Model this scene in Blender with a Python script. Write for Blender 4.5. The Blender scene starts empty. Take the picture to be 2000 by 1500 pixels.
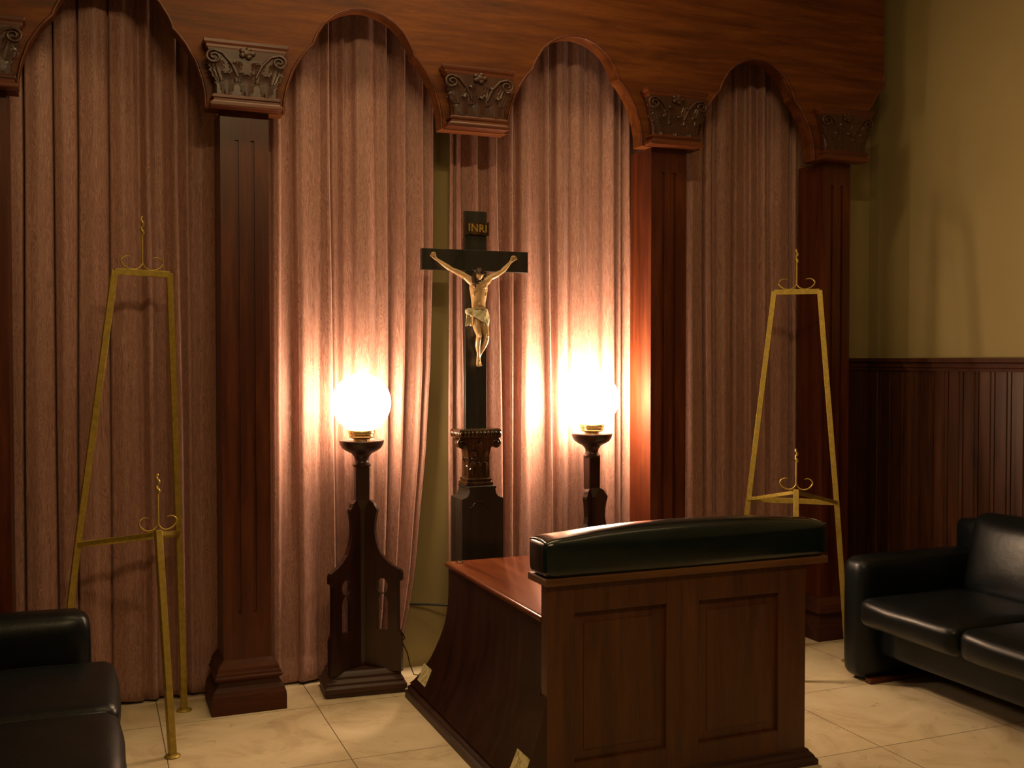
import bpy, bmesh, math, random
from math import sin, cos, pi, radians
from mathutils import Vector, Matrix, noise
random.seed(7)
scene = bpy.context.scene
COL = scene.collection

# ------------------------------------------------------------------ helpers
def link(o, parent=None, world=False):
    COL.objects.link(o)
    if parent is not None:
        o.parent = parent
        if world:
            o.matrix_parent_inverse = Matrix.Translation(-Vector(parent.location))
    return o

def tag(o, label=None, cat=None, group=None, kind=None):
    if label: o['label'] = label
    if cat: o['category'] = cat
    if group: o['group'] = group
    if kind: o['kind'] = kind
    return o

def root(name, loc, label, cat, group=None, rz=0.0):
    o = bpy.data.objects.new(name, None)
    o.empty_display_size = 0.1
    o.location = loc
    o.rotation_euler = (0, 0, rz)
    COL.objects.link(o)
    return tag(o, label, cat, group)

class MB:
    """collects shapes, builds ONE mesh object"""
    def __init__(self):
        self.v = []; self.f = []
    def add(self, vs, fs):
        n = len(self.v)
        self.v += [tuple(p) for p in vs]
        self.f += [tuple(i + n for i in f) for f in fs]
        return self
    def box(self, x0, x1, y0, y1, z0, z1):
        vs = [(x0,y0,z0),(x1,y0,z0),(x1,y1,z0),(x0,y1,z0),(x0,y0,z1),(x1,y0,z1),(x1,y1,z1),(x0,y1,z1)]
        fs = [(0,3,2,1),(4,5,6,7),(0,1,5,4),(1,2,6,5),(2,3,7,6),(3,0,4,7)]
        return self.add(vs, fs)
    def bar(self, a, b, w, t=None, up=(0,0,1), side=None):
        """rectangular bar from a to b; w = width along side, t = thickness along the other"""
        a = Vector(a); b = Vector(b); d = (b - a).normalized(); t = w if t is None else t
        s = Vector(side) if side is not None else d.cross(Vector(up))
        if s.length < 1e-5: s = Vector((1,0,0))
        s = (s - d * s.dot(d)).normalized(); n = s.cross(d).normalized()
        vs = []
        for p in (a, b):
            for (i, j) in ((-1,-1),(1,-1),(1,1),(-1,1)):
                vs.append(p + s * (i*w/2) + n * (j*t/2))
        return self.add(vs, [(0,1,2,3),(7,6,5,4),(0,4,5,1),(1,5,6,2),(2,6,7,3),(3,7,4,0)])
    def tube(self, pts, r, n=10, closed=False, caps=True):
        pts = [Vector(p) for p in pts]
        m = len(pts)
        rr = r if isinstance(r, (list, tuple)) else [r]*m
        vs = []; fs = []
        prev = None
        for i, p in enumerate(pts):
            if closed: d = pts[(i+1) % m] - pts[i-1]
            else: d = pts[min(i+1, m-1)] - pts[max(i-1, 0)]
            d.normalize()
            if prev is None:
                s = d.cross(Vector((0,1,0)))
                if s.length < 1e-3: s = d.cross(Vector((1,0,0)))
            else:
                s = prev - d * prev.dot(d)
            s.normalize(); prev = s
            u = d.cross(s)
            for k in range(n):
                a = 2*pi*k/n
                vs.append(p + (s*cos(a) + u*sin(a)) * rr[i])
        for i in range(m if closed else m-1):
            for k in range(n):
                a = i*n+k; b = i*n+(k+1)%n
                c = ((i+1)%m)*n+(k+1)%n; d_ = ((i+1)%m)*n+k
                fs.append((a,b,c,d_))
        if not closed and caps:
            fs.append(tuple(range(n))[::-1]); fs.append(tuple((m-1)*n+k for k in range(n)))
        return self.add(vs, fs)
    def lathe(self, prof, c=(0,0,0), n=40):
        """prof: (r, z) list bottom to top"""
        vs = []; fs = []
        for r, z in prof:
            for k in range(n):
                a = 2*pi*k/n
                vs.append((c[0]+r*cos(a), c[1]+r*sin(a), c[2]+z))
        m = len(prof)
        for i in range(m-1):
            for k in range(n):
                fs.append((i*n+k, i*n+(k+1)%n, (i+1)*n+(k+1)%n, (i+1)*n+k))
        fs.append(tuple(range(n))[::-1]); fs.append(tuple((m-1)*n+k for k in range(n)))
        return self.add(vs, fs)
    def rings(self, prof, cx=0, cy=0):
        """square mouldings: prof of (hx, hy, z) bottom to top"""
        vs = []; fs = []
        for hx, hy, z in prof:
            vs += [(cx-hx,cy-hy,z),(cx+hx,cy-hy,z),(cx+hx,cy+hy,z),(cx-hx,cy+hy,z)]
        m = len(prof)
        for i in range(m-1):
            for k in range(4):
                fs.append((i*4+k, i*4+(k+1)%4, (i+1)*4+(k+1)%4, (i+1)*4+k))
        fs.append((3,2,1,0)); fs.append(tuple((m-1)*4+k for k in range(4)))
        return self.add(vs, fs)
    def sphere(self, c, r, nu=14, nv=9):
        r = r if isinstance(r, (list, tuple)) else (r, r, r)
        vs = [(c[0], c[1], c[2]-r[2])]; fs = []
        for j in range(1, nv):
            t = pi*j/nv
            for k in range(nu):
                a = 2*pi*k/nu
                vs.append((c[0]+r[0]*sin(t)*cos(a), c[1]+r[1]*sin(t)*sin(a), c[2]-r[2]*cos(t)))
        vs.append((c[0], c[1], c[2]+r[2]))
        for k in range(nu): fs.append((0, 1+(k+1)%nu, 1+k))
        for j in range(nv-2):
            for k in range(nu):
                a = 1+j*nu
                fs.append((a+k, a+(k+1)%nu, a+nu+(k+1)%nu, a+nu+k))
        a = 1+(nv-2)*nu
        for k in range(nu): fs.append((a+k, a+(k+1)%nu, len(vs)-1))
        return self.add(vs, fs)
    def pillow(self, x0, x1, y0, y1, z0, z1, r=0.03, bulge=(0,0,0), n=14, jitter=0.0, seed=0):
        """rounded box; bulge = how far the middle of +-x, +-y, +-z faces swells"""
        cx, cy, cz = (x0+x1)/2, (y0+y1)/2, (z0+z1)/2
        h = ((x1-x0)/2, (y1-y0)/2, (z1-z0)/2)
        r = min(r, *h)
        bm = bmesh.new(); bmesh.ops.create_cube(bm, size=2.0)
        bmesh.ops.subdivide_edges(bm, edges=bm.edges[:], cuts=n, use_grid_fill=True)
        for v in bm.verts:
            p = v.co.copy()
            q = Vector([math.copysign(abs(p[i])**0.75, p[i]) * h[i] for i in range(3)])
            inner = Vector([max(-(h[i]-r), min(h[i]-r, q[i])) for i in range(3)])
            d = q - inner
            if d.length > 1e-9: d = d.normalized() * r
            q = inner + d
            for i in range(3):
                j, k = (i+1)%3, (i+2)%3
                s = q[i]/h[i]
                w = (1-min(1, abs(q[j]/h[j]))**2.4) * (1-min(1, abs(q[k]/h[k]))**2.4)
                q[i] += s * abs(s)**3 * bulge[i] * w
            if jitter:
                q += noise.noise_vector(q*9 + Vector((seed*3.1, seed, 0))) * jitter
            v.co = q + Vector((cx, cy, cz))
        bm.verts.index_update()
        self.add([v.co for v in bm.verts], [tuple(v.index for v in f.verts) for f in bm.faces])
        bm.free()
        return self
    def extrude(self, poly, y0, y1):
        """closed XZ polygon (counter clockwise seen from -Y) extruded along Y; caps tessellated"""
        from mathutils.geometry import tessellate_polygon
        n = len(poly)
        vs = [(x, y0, z) for x, z in poly] + [(x, y1, z) for x, z in poly]
        fs = [(i, (i+1)%n, n+(i+1)%n, n+i) for i in range(n)]
        for t in tessellate_polygon([[Vector((x, z, 0)) for x, z in poly]]):
            fs.append(tuple(t)); fs.append(tuple(n+i for i in reversed(t)))
        return self.add(vs, fs)
    def xf(self, m):
        self.v = [tuple(m @ Vector(p)) for p in self.v]; return self
    def build(self, name, mat, parent=None, world=False, smooth=None, bevel=0.0, seg=2):
        me = bpy.data.meshes.new(name)
        me.from_pydata(self.v, [], self.f)
        bm = bmesh.new(); bm.from_mesh(me)
        bmesh.ops.recalc_face_normals(bm, faces=bm.faces[:])
        bm.to_mesh(me); bm.free()
        me.materials.append(mat)
        o = bpy.data.objects.new(name, me)
        link(o, parent, world)
        if smooth is not None:
            for p in me.polygons: p.use_smooth = True
            if smooth < 180:
                try: me.set_sharp_from_angle(angle=radians(smooth))
                except Exception: pass
        if bevel > 0:
            b = o.modifiers.new('edge', 'BEVEL'); b.width = bevel; b.segments = seg
            b.limit_method = 'ANGLE'; b.angle_limit = radians(35)
        return o

def plate(outline, holes, t):
    """flat board in XZ with holes, thickness t centred on y=0 -> (verts, faces)"""
    cu = bpy.data.curves.new('tmp', 'CURVE'); cu.dimensions = '2D'; cu.fill_mode = 'BOTH'; cu.extrude = t/2
    for pts in [outline] + holes:
        s = cu.splines.new('POLY'); s.points.add(len(pts)-1); s.use_cyclic_u = True
        for i, (x, z) in enumerate(pts): s.points[i].co = (x, z, 0, 1)
    o = bpy.data.objects.new('tmp', cu); COL.objects.link(o)
    bpy.context.view_layer.update()
    me = bpy.data.meshes.new_from_object(o.evaluated_get(bpy.context.evaluated_depsgraph_get()))
    vs = [(v.co.x, -v.co.z, v.co.y) for v in me.vertices]
    fs = [tuple(p.vertices) for p in me.polygons]
    bpy.data.objects.remove(o); bpy.data.curves.remove(cu); bpy.data.meshes.remove(me)
    return vs, fs

def circle(cx, cz, rx, rz=None, n=24, a0=0, a1=2*pi):
    rz = rz or rx
    return [(cx+rx*cos(a0+(a1-a0)*k/n), cz+rz*sin(a0+(a1-a0)*k/n)) for k in range(n)]

# ------------------------------------------------------------------ materials
def new_mat(name):
    m = bpy.data.materials.new(name); m.use_nodes = True
    nt = m.node_tree; b = nt.nodes['Principled BSDF']
    return m, nt, b
def N(nt, t, **kw):
    n = nt.nodes.new(t)
    for k, v in kw.items():
        if k.startswith('i_'):
            key = k[2:].replace('_', ' ')
            n.inputs[key].default_value = v
        else: setattr(n, k, v)
    return n
def ramp(nt, fac, stops):
    r = nt.nodes.new('ShaderNodeValToRGB'); e = r.color_ramp.elements
    while len(e) < len(stops): e.new(0.5)
    for i, (p, c) in enumerate(stops):
        e[i].position = p; e[i].color = (*c, 1)
    nt.links.new(fac, r.inputs[0]); return r
def coords(nt, scale=(1,1,1), rot=(0,0,0)):
    t = nt.nodes.new('ShaderNodeTexCoord'); m = nt.nodes.new('ShaderNodeMapping')
    m.inputs['Scale'].default_value = scale; m.inputs['Rotation'].default_value = rot
    nt.links.new(t.outputs['Object'], m.inputs['Vector']); return m.outputs['Vector']
def bump(nt, b, h, s=0.2, d=0.01):
    n = nt.nodes.new('ShaderNodeBump'); n.inputs['Strength'].default_value = s; n.inputs['Distance'].default_value = d
    nt.links.new(h, n.inputs['Height']); nt.links.new(n.outputs[0], b.inputs['Normal'])

def wood(name, dark, mid, light, axis='z', rough=0.35, coat=0.3, sc=1.0, spec=0.5):
    m, nt, b = new_mat(name)
    k = {'x': (1.2, 14, 14), 'y': (14, 1.2, 14), 'z': (14, 14, 1.2)}[axis]
    v = coords(nt, tuple(a*sc for a in k))
    n1 = N(nt, 'ShaderNodeTexNoise', i_Scale=1.6, i_Detail=6.0, i_Roughness=0.6, i_Distortion=0.6)
    nt.links.new(v, n1.inputs['Vector'])
    n2 = N(nt, 'ShaderNodeTexNoise', i_Scale=9.0, i_Detail=4.0, i_Roughness=0.7)
    nt.links.new(v, n2.inputs['Vector'])
    mx = N(nt, 'ShaderNodeMath', operation='MULTIPLY_ADD'); mx.inputs[1].default_value = 0.35
    nt.links.new(n2.outputs[0], mx.inputs[0]); nt.links.new(n1.outputs[0], mx.inputs[2])
    r = ramp(nt, mx.outputs[0], [(0.42, dark), (0.66, mid), (0.9, light)])
    nt.links.new(r.outputs[0], b.inputs['Base Color'])
    rr = N(nt, 'ShaderNodeMapRange'); rr.inputs['To Min'].default_value = rough*0.8; rr.inputs['To Max'].default_value = rough*1.35
    nt.links.new(n1.outputs[0], rr.inputs['Value']); nt.links.new(rr.outputs[0], b.inputs['Roughness'])
    b.inputs['Coat Weight'].default_value = coat; b.inputs['Coat Roughness'].default_value = 0.18
    b.inputs['Specular IOR Level'].default_value = spec
    bump(nt, b, n2.outputs[0], 0.08, 0.004)
    return m

MAHOG_Z = wood('mahogany_upright', (0.0375,0.007,0.002), (0.075,0.015,0.004), (0.12,0.0275,0.0065), 'z', 0.4, 0.12, 1.0, 0.35)
MAHOG_X = wood('mahogany_lengthwise', (0.0413,0.0088,0.0022), (0.0853,0.0193,0.005), (0.1375,0.0358,0.0083), 'x', 0.4, 0.12, 1.0, 0.35)
VALW = wood('valance_mahogany', (0.05,0.0125,0.002), (0.105,0.028,0.004), (0.17,0.052,0.008), 'x', 0.5, 0.0, 1.0, 0.25)
MOULDW = wood('dull_mahogany_moulding', (0.028,0.007,0.003), (0.058,0.015,0.005), (0.09,0.025,0.008), 'x', 0.62, 0.0, 1.0, 0.3)
WAINW = wood('wainscot_wood', (0.026,0.008,0.003), (0.055,0.017,0.005), (0.09,0.03,0.008), 'z', 0.36, 0.2)
CARVED = wood('carved_mahogany', (0.022,0.006,0.0028), (0.0413,0.0116,0.0044), (0.066,0.0193,0.0066), 'z', 0.42, 0.2)
DARKW = wood('dark_walnut_upright', (0.0118,0.0034,0.0017), (0.0252,0.0067,0.0025), (0.042,0.0118,0.0038), 'z', 0.36, 0.3)
DARKX = wood('dark_walnut_lengthwise', (0.018,0.0054,0.0024), (0.039,0.0108,0.0042), (0.066,0.018,0.006), 'x', 0.5, 0.08)
LIDW = wood('polished_lid', (0.08,0.0176,0.0056), (0.152,0.036,0.0096), (0.224,0.06,0.016), 'y', 0.22, 0.5)
PANELW = wood('brown_panel', (0.0479,0.0159,0.0048), (0.0877,0.0287,0.008), (0.1276,0.0439,0.012), 'z', 0.45, 0.15)
EDGEW = wood('worn_edge', (0.08,0.0304,0.0096), (0.128,0.052,0.016), (0.184,0.08,0.024), 'x', 0.5, 0.05)
BLACKW = wood('black_stained', (0.006,0.005,0.003), (0.012,0.010,0.006), (0.022,0.018,0.010), 'z', 0.42, 0.25)
CROSSCAP = wood('black_gilt_carving', (0.008,0.004,0.002), (0.03,0.012,0.004), (0.08,0.035,0.008), 'z', 0.22, 0.6)

def leather(name, col, rough=0.3):
    m, nt, b = new_mat(name)
    v = coords(nt, (1,1,1))
    n1 = N(nt, 'ShaderNodeTexNoise', i_Scale=7.0, i_Detail=3.0); nt.links.new(v, n1.inputs['Vector'])
    r = ramp(nt, n1.outputs[0], [(0.3, tuple(c*0.8 for c in col)), (0.7, tuple(c*1.2 for c in col))])
    nt.links.new(r.outputs[0], b.inputs['Base Color'])
    vo = N(nt, 'ShaderNodeTexVoronoi', i_Scale=260.0); nt.links.new(v, vo.inputs['Vector'])
    n2 = N(nt, 'ShaderNodeTexNoise', i_Scale=14.0, i_Detail=5.0); nt.links.new(v, n2.inputs['Vector'])
    ad = N(nt, 'ShaderNodeMath', operation='MULTIPLY_ADD'); ad.inputs[1].default_value = 0.12
    nt.links.new(vo.outputs[0], ad.inputs[0]); nt.links.new(n2.outputs[0], ad.inputs[2])
    bump(nt, b, ad.outputs[0], 0.14, 0.01)
    b.inputs['Roughness'].default_value = rough
    b.inputs['Specular IOR Level'].default_value = 0.32
    return m
LEATHER = leather('black_leather', (0.0042,0.0062,0.0078), 0.36)
LEATHERG = leather('dark_green_leather', (0.005,0.012,0.0125), 0.25)
LEATHERG.node_tree.nodes['Principled BSDF'].inputs['Coat Weight'].default_value = 0.7
LEATHERG.node_tree.nodes['Principled BSDF'].inputs['Coat Roughness'].default_value = 0.16

def simple(name, col, rough=0.5, metal=0.0, spec=0.5, nscale=30.0, var=0.15, bs=0.05):
    m, nt, b = new_mat(name)
    v = coords(nt); n1 = N(nt, 'ShaderNodeTexNoise', i_Scale=nscale, i_Detail=4.0); nt.links.new(v, n1.inputs['Vector'])
    r = ramp(nt, n1.outputs[0], [(0.3, tuple(c*(1-var) for c in col)), (0.7, tuple(c*(1+var) for c in col))])
    nt.links.new(r.outputs[0], b.inputs['Base Color'])
    b.inputs['Roughness'].default_value = rough; b.inputs['Metallic'].default_value = metal
    b.inputs['Specular IOR Level'].default_value = spec
    if bs: bump(nt, b, n1.outputs[0], bs, 0.003)
    return m
BRASS = simple('gold_painted_metal', (0.42,0.30,0.055), 0.42, 0.55, 0.5, 60, 0.18)
BRASSL = simple('polished_brass', (0.75,0.55,0.22), 0.22, 1.0, 0.5, 40, 0.1)
GILT = simple('gilt_letters', (0.85,0.62,0.16), 0.25, 0.8, 0.5, 90, 0.1)
IRON = simple('black_wire', (0.008,0.008,0.008), 0.5, 0.0, 0.4, 60, 0.1)
SKIN = simple('painted_plaster_skin', (0.56,0.37,0.19), 0.2, 0.0, 0.6, 22, 0.16)
HAIR = simple('painted_brown_hair', (0.035,0.016,0.008), 0.3, 0.0, 0.6, 150, 0.5, 0.6)
CLOTH = simple('painted_loincloth', (0.62,0.56,0.36), 0.3, 0.0, 0.5, 40, 0.1)
BLOOD = simple('painted_wound', (0.18,0.01,0.005), 0.25, 0.0, 0.5, 40, 0.1)
CHROME = simple('bright_catch', (0.8,0.78,0.7), 0.15, 1.0, 0.5, 40, 0.05)

# plaster wall
def plaster():
    m, nt, b = new_mat('cream_plaster'); v = coords(nt)
    n1 = N(nt, 'ShaderNodeTexNoise', i_Scale=1.3, i_Detail=5.0); nt.links.new(v, n1.inputs['Vector'])
    r = ramp(nt, n1.outputs[0], [(0.3, (0.30,0.235,0.098)), (0.7, (0.36,0.285,0.125))])
    nt.links.new(r.outputs[0], b.inputs['Base Color'])
    n2 = N(nt, 'ShaderNodeTexNoise', i_Scale=70.0, i_Detail=4.0); nt.links.new(v, n2.inputs['Vector'])
    bump(nt, b, n2.outputs[0], 0.15, 0.004); b.inputs['Roughness'].default_value = 0.75
    return m
PLASTER = plaster()
CEIL = simple('ceiling_paint', (0.55,0.48,0.33), 0.8, 0, 0.3, 3, 0.05)

def marble():
    m, nt, b = new_mat('marble_tiles')
    t = nt.nodes.new('ShaderNodeTexCoord'); sx = nt.nodes.new('ShaderNodeSeparateXYZ')
    nt.links.new(t.outputs['Object'], sx.inputs[0])
    def line(out, off):
        a = N(nt, 'ShaderNodeMath', operation='SUBTRACT'); a.inputs[1].default_value = off; nt.links.new(out, a.inputs[0])
        p = N(nt, 'ShaderNodeMath', operation='PINGPONG'); p.inputs[1].default_value = 0.31; nt.links.new(a.outputs[0], p.inputs[0])
        return p.outputs[0]
    mn = N(nt, 'ShaderNodeMath', operation='MINIMUM')
    nt.links.new(line(sx.outputs[0], 0.246), mn.inputs[0]); nt.links.new(line(sx.outputs[1], 3.69), mn.inputs[1])
    g = N(nt, 'ShaderNodeMapRange'); g.inputs['From Min'].default_value = 0.0008; g.inputs['From Max'].default_value = 0.0026
    nt.links.new(mn.outputs[0], g.inputs['Value'])
    n1 = N(nt, 'ShaderNodeTexNoise', i_Scale=3.2, i_Detail=7.0, i_Roughness=0.6, i_Distortion=1.4)
    nt.links.new(t.outputs['Object'], n1.inputs['Vector'])
    r = ramp(nt, n1.outputs[0], [(0.28, (0.50,0.39,0.23)), (0.48, (0.70,0.59,0.39)), (0.75, (0.80,0.70,0.50))])
    n2 = N(nt, 'ShaderNodeTexNoise', i_Scale=9.0, i_Detail=8.0, i_Roughness=0.75, i_Distortion=2.0)
    nt.links.new(t.outputs['Object'], n2.inputs['Vector'])
    sp = ramp(nt, n2.outputs[0], [(0.31, (0.36,0.27,0.19)), (0.40, (1,1,1))])
    ml = N(nt, 'ShaderNodeMix', data_type='RGBA', blend_type='MULTIPLY'); ml.inputs[0].default_value = 0.7
    nt.links.new(r.outputs[0], ml.inputs[6]); nt.links.new(sp.outputs[0], ml.inputs[7])
    mx = N(nt, 'ShaderNodeMix', data_type='RGBA'); mx.inputs[6].default_value = (0.12,0.075,0.03,1)
    nt.links.new(g.outputs[0], mx.inputs[0]); nt.links.new(ml.outputs[2], mx.inputs[7])
    nt.links.new(mx.outputs[2], b.inputs['Base Color'])
    b.inputs['Roughness'].default_value = 0.42
    bump(nt, b, g.outputs[0], 0.4, 0.001)
    return m
MARBLE = marble()

def silk():
    """watermarked (moire) fabric: fine wavering contour lines over pinkish brown silk"""
    m, nt, b = new_mat('watermarked_silk')
    v = coords(nt, (13, 13, 1.1))
    n1 = N(nt, 'ShaderNodeTexNoise', i_Scale=2.2, i_Detail=3.0, i_Roughness=0.55, i_Distortion=0.9); nt.links.new(v, n1.inputs['Vector'])
    ml = N(nt, 'ShaderNodeMath', operation='MULTIPLY'); ml.inputs[1].default_value = 26.0; nt.links.new(n1.outputs[0], ml.inputs[0])
    fr = N(nt, 'ShaderNodeMath', operation='PINGPONG'); fr.inputs[1].default_value = 0.5; nt.links.new(ml.outputs[0], fr.inputs[0])
    v2 = coords(nt, (60, 60, 6))
    n2 = N(nt, 'ShaderNodeTexNoise', i_Scale=3.0, i_Detail=4.0, i_Roughness=0.7); nt.links.new(v2, n2.inputs['Vector'])
    ad = N(nt, 'ShaderNodeMath', operation='MULTIPLY_ADD'); ad.inputs[1].default_value = 0.9
    nt.links.new(fr.outputs[0], ad.inputs[0]); nt.links.new(n2.outputs[0], ad.inputs[2])
    r = ramp(nt, ad.outputs[0], [(0.38, (0.20,0.092,0.070)), (0.66, (0.31,0.152,0.120)), (1.0, (0.44,0.245,0.20))])
    nt.links.new(r.outputs[0], b.inputs['Base Color'])
    b.inputs['Roughness'].default_value = 0.55
    b.inputs['Sheen Weight'].default_value = 0.25; b.inputs['Sheen Roughness'].default_value = 0.4
    bump(nt, b, ad.outputs[0], 0.08, 0.002)
    return m
SILK = silk()

def sticker():
    m, nt, b = new_mat('paper_sticker'); v = coords(nt)
    n1 = N(nt, 'ShaderNodeTexNoise', i_Scale=45.0, i_Detail=5.0, i_Roughness=0.7); nt.links.new(v, n1.inputs['Vector'])
    r = ramp(nt, n1.outputs[0], [(0.40, (0.38,0.31,0.13)), (0.52, (0.72,0.66,0.36))])
    nt.links.new(r.outputs[0], b.inputs['Base Color']); b.inputs['Roughness'].default_value = 0.6
    return m
STICK = sticker()

def glow(name, col, s):
    m, nt, b = new_mat(name)
    b.inputs['Base Color'].default_value = (0.9,0.85,0.75,1)
    b.inputs['Emission Color'].default_value = (*col, 1); b.inputs['Emission Strength'].default_value = s
    b.inputs['Roughness'].default_value = 0.2
    return m
GLOBE1 = glow('lit_opal_glass', (1.0,0.68,0.42), 42.0)
GLOBE2 = glow('bright_lit_opal_glass', (1.0,0.68,0.42), 120.0)

# ------------------------------------------------------------------ room shell
WX = 4.06; WY = 4.70; LX = -1.6; FY = -1.6; CZ = 3.65
tag(MB().box(LX-0.1, WX+0.1, FY-0.1, WY+0.1, -0.1, 0).build('floor', MARBLE), kind='structure')
tag(MB().box(LX-0.1, WX+0.1, FY-0.1, WY+0.1, CZ, CZ+0.1).build('ceiling', CEIL), kind='structure')
tag(MB().box(LX-0.1, WX+0.1, WY, WY+0.1, 0, CZ).build('wall_back', PLASTER), kind='structure')
tag(MB().box(WX, WX+0.1, FY-0.1, WY, 0, CZ).build('wall_right', PLASTER), kind='structure')
tag(MB().box(LX-0.1, LX, FY-0.1, WY, 0, CZ).build('wall_left', PLASTER), kind='structure')
tag(MB().box(LX, WX, FY-0.1, FY, 0, CZ).build('wall_front', PLASTER), kind='structure')

# tongue-and-groove wainscot on the right wall and on the short return beside the last pilaster
def boards(n0, fixed, a0, a1, step, axis):
    m = MB(); a = a0
    while a < a1 - 1e-6:
        b = min(a + step, a1)
        prof = [(a,0.0),(a+0.004,0.012),(a+0.022,0.012),(a+0.026,0.007),(a+0.030,0.013),(b-0.004,0.013),(b,0.0)]
        for (p, d), (q, e) in zip(prof[:-1], prof[1:]):
            if axis == 'y':
                vs = [(fixed-0.008-d,p,0),(fixed-0.008-e,q,0),(fixed-0.008-e,q,1.40),(fixed-0.008-d,p,1.40)]
            else:
                vs = [(p,fixed-0.008-d,0),(q,fixed-0.008-e,0),(q,fixed-0.008-e,1.40),(p,fixed-0.008-d,1.40)]
            m.add(vs, [(0,1,2,3)])
        a = b
    if axis == 'y': m.box(fixed-0.008, fixed, a0, a1, 0, 1.40)
    else: m.box(a0, a1, fixed-0.008, fixed, 0, 1.40)
    return m
tag(boards(0, WX, FY, WY-0.022, 0.098, 'y').build('trim_1', WAINW), kind='structure')
tag(boards(0, WY, 3.58, WX-0.022, 0.098, 'x').build('trim_2', WAINW), kind='structure')
rail = [(0,1.385),(-0.028,1.385),(-0.030,1.40),(-0.036,1.405),(-0.036,1.425),(-0.05,1.432),(-0.05,1.452),(0,1.452)]
m = MB(); n = len(rail)
vs = [(WX+d, FY, z) for d, z in rail] + [(WX+d, WY+d, z) for d, z in rail] + [(3.58, WY+d, z) for d, z in rail]
fs = []
for s in range(2):
    for i in range(n): fs.append((s*n+i, s*n+(i+1)%n, (s+1)*n+(i+1)%n, (s+1)*n+i))
fs += [tuple(range(n)), tuple(2*n+i for i in range(n))]
tag(m.add(vs, fs).build('trim_3', MOULDW), kind='structure')

# ------------------------------------------------------------------ curtains
CUR_A = [(-0.291,-0.301,0.60),(-0.243,-0.253,0.70),(-0.239,-0.249,0.00),(-0.236,-0.243,0.00),(-0.232,-0.241,0.85),(-0.185,-0.194,1.00),(-0.146,-0.151,0.85),(-0.132,-0.134,0.70),(-0.130,-0.132,0.00),(-0.127,-0.128,0.00),(-0.123,-0.124,0.85),(-0.091,-0.100,1.00),(-0.058,-0.065,0.85),(-0.041,-0.051,0.70),(-0.039,-0.050,0.00),(-0.035,-0.046,0.00),(-0.031,-0.042,0.85),(0.025,0.017,1.00),(0.064,0.056,0.80),(0.076,0.073,0.60),(0.078,0.075,0.05),(0.082,0.079,0.05),(0.086,0.083,0.70),(0.133,0.135,0.90),(0.177,0.185,0.70),(0.199,0.203,0.30),(0.215,0.221,0.70),(0.227,0.234,1.00),(0.241,0.248,0.90),(0.257,0.260,0.20),(0.290,0.297,0.15),(0.314,0.324,0.50),(0.331,0.336,0.90),(0.339,0.355,1.00),(0.345,0.361,0.90),(0.349,0.365,0.10),(0.368,0.377,0.40),(0.389,0.394,0.80),(0.405,0.411,0.50),(0.449,0.442,0.30),(0.481,0.474,0.60),(0.504,0.497,0.90),(0.510,0.503,0.95),(0.516,0.510,0.50),(0.565,0.559,0.20),(0.619,0.613,0.50)]
CUR_B = [(0.673,0.667,0.30),(0.739,0.733,0.50),(0.747,0.742,0.90),(0.772,0.766,1.00),(0.785,0.784,0.50),(0.816,0.813,0.30),(0.834,0.844,0.25),(0.845,0.853,0.85),(0.872,0.871,1.00),(0.928,0.923,0.80),(0.953,0.946,0.45),(0.971,0.971,0.70),(0.987,1.001,1.00),(0.992,1.006,0.90),(0.994,1.008,0.00),(1.001,1.015,0.00),(1.013,1.022,0.50),(1.033,1.027,0.30),(1.049,1.045,0.70),(1.059,1.055,0.90),(1.063,1.062,0.30),(1.082,1.078,0.20),(1.100,1.097,0.30),(1.114,1.108,0.80),(1.171,1.167,1.00),(1.213,1.210,0.75),(1.249,1.255,0.95),(1.254,1.263,0.90),(1.258,1.267,0.10),(1.275,1.282,0.05),(1.294,1.287,0.30),(1.309,1.306,0.70),(1.335,1.335,1.00),(1.340,1.340,0.90),(1.343,1.342,0.30),(1.374,1.372,0.40),(1.406,1.408,0.50),(1.423,1.423,0.80),(1.428,1.430,0.75),(1.430,1.433,0.40),(1.455,1.448,0.50),(1.472,1.463,0.80),(1.480,1.470,0.60)]
CUR_C = [(1.559,1.550,0.70),(1.572,1.565,0.80),(1.584,1.580,0.50),(1.602,1.616,1.00),(1.604,1.621,0.95),(1.609,1.626,0.20),(1.635,1.639,0.40),(1.660,1.659,0.50),(1.686,1.682,0.90),(1.691,1.690,0.90),(1.696,1.695,0.10),(1.711,1.710,0.30),(1.726,1.726,0.10),(1.750,1.749,0.30),(1.768,1.788,0.80),(1.783,1.809,1.00),(1.788,1.814,0.90),(1.794,1.819,0.10),(1.825,1.835,0.05),(1.846,1.846,0.50),(1.864,1.867,1.00),(1.869,1.872,0.90),(1.874,1.877,0.05),(1.903,1.904,0.05),(1.914,1.912,0.80),(1.940,1.941,0.90),(1.978,1.978,0.60),(2.004,2.005,0.50),(2.020,2.032,0.40),(2.037,2.054,0.40),(2.047,2.065,1.00),(2.055,2.073,0.90),(2.061,2.078,0.05),(2.091,2.097,0.05),(2.101,2.108,0.80),(2.129,2.130,0.90),(2.161,2.163,0.60),(2.172,2.174,0.20),(2.183,2.185,0.70),(2.222,2.218,0.90),(2.253,2.255,0.60),(2.266,2.269,0.25),(2.283,2.288,0.70),(2.328,2.325,0.80),(2.356,2.359,0.55),(2.384,2.387,0.90),(2.404,2.410,1.00),(2.410,2.416,0.90),(2.415,2.424,0.10),(2.441,2.442,0.10),(2.450,2.453,0.70),(2.455,2.462,0.20),(2.470,2.479,0.40),(2.493,2.519,0.95),(2.510,2.546,0.50),(2.585,2.589,0.40),(2.644,2.648,0.40)]
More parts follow.
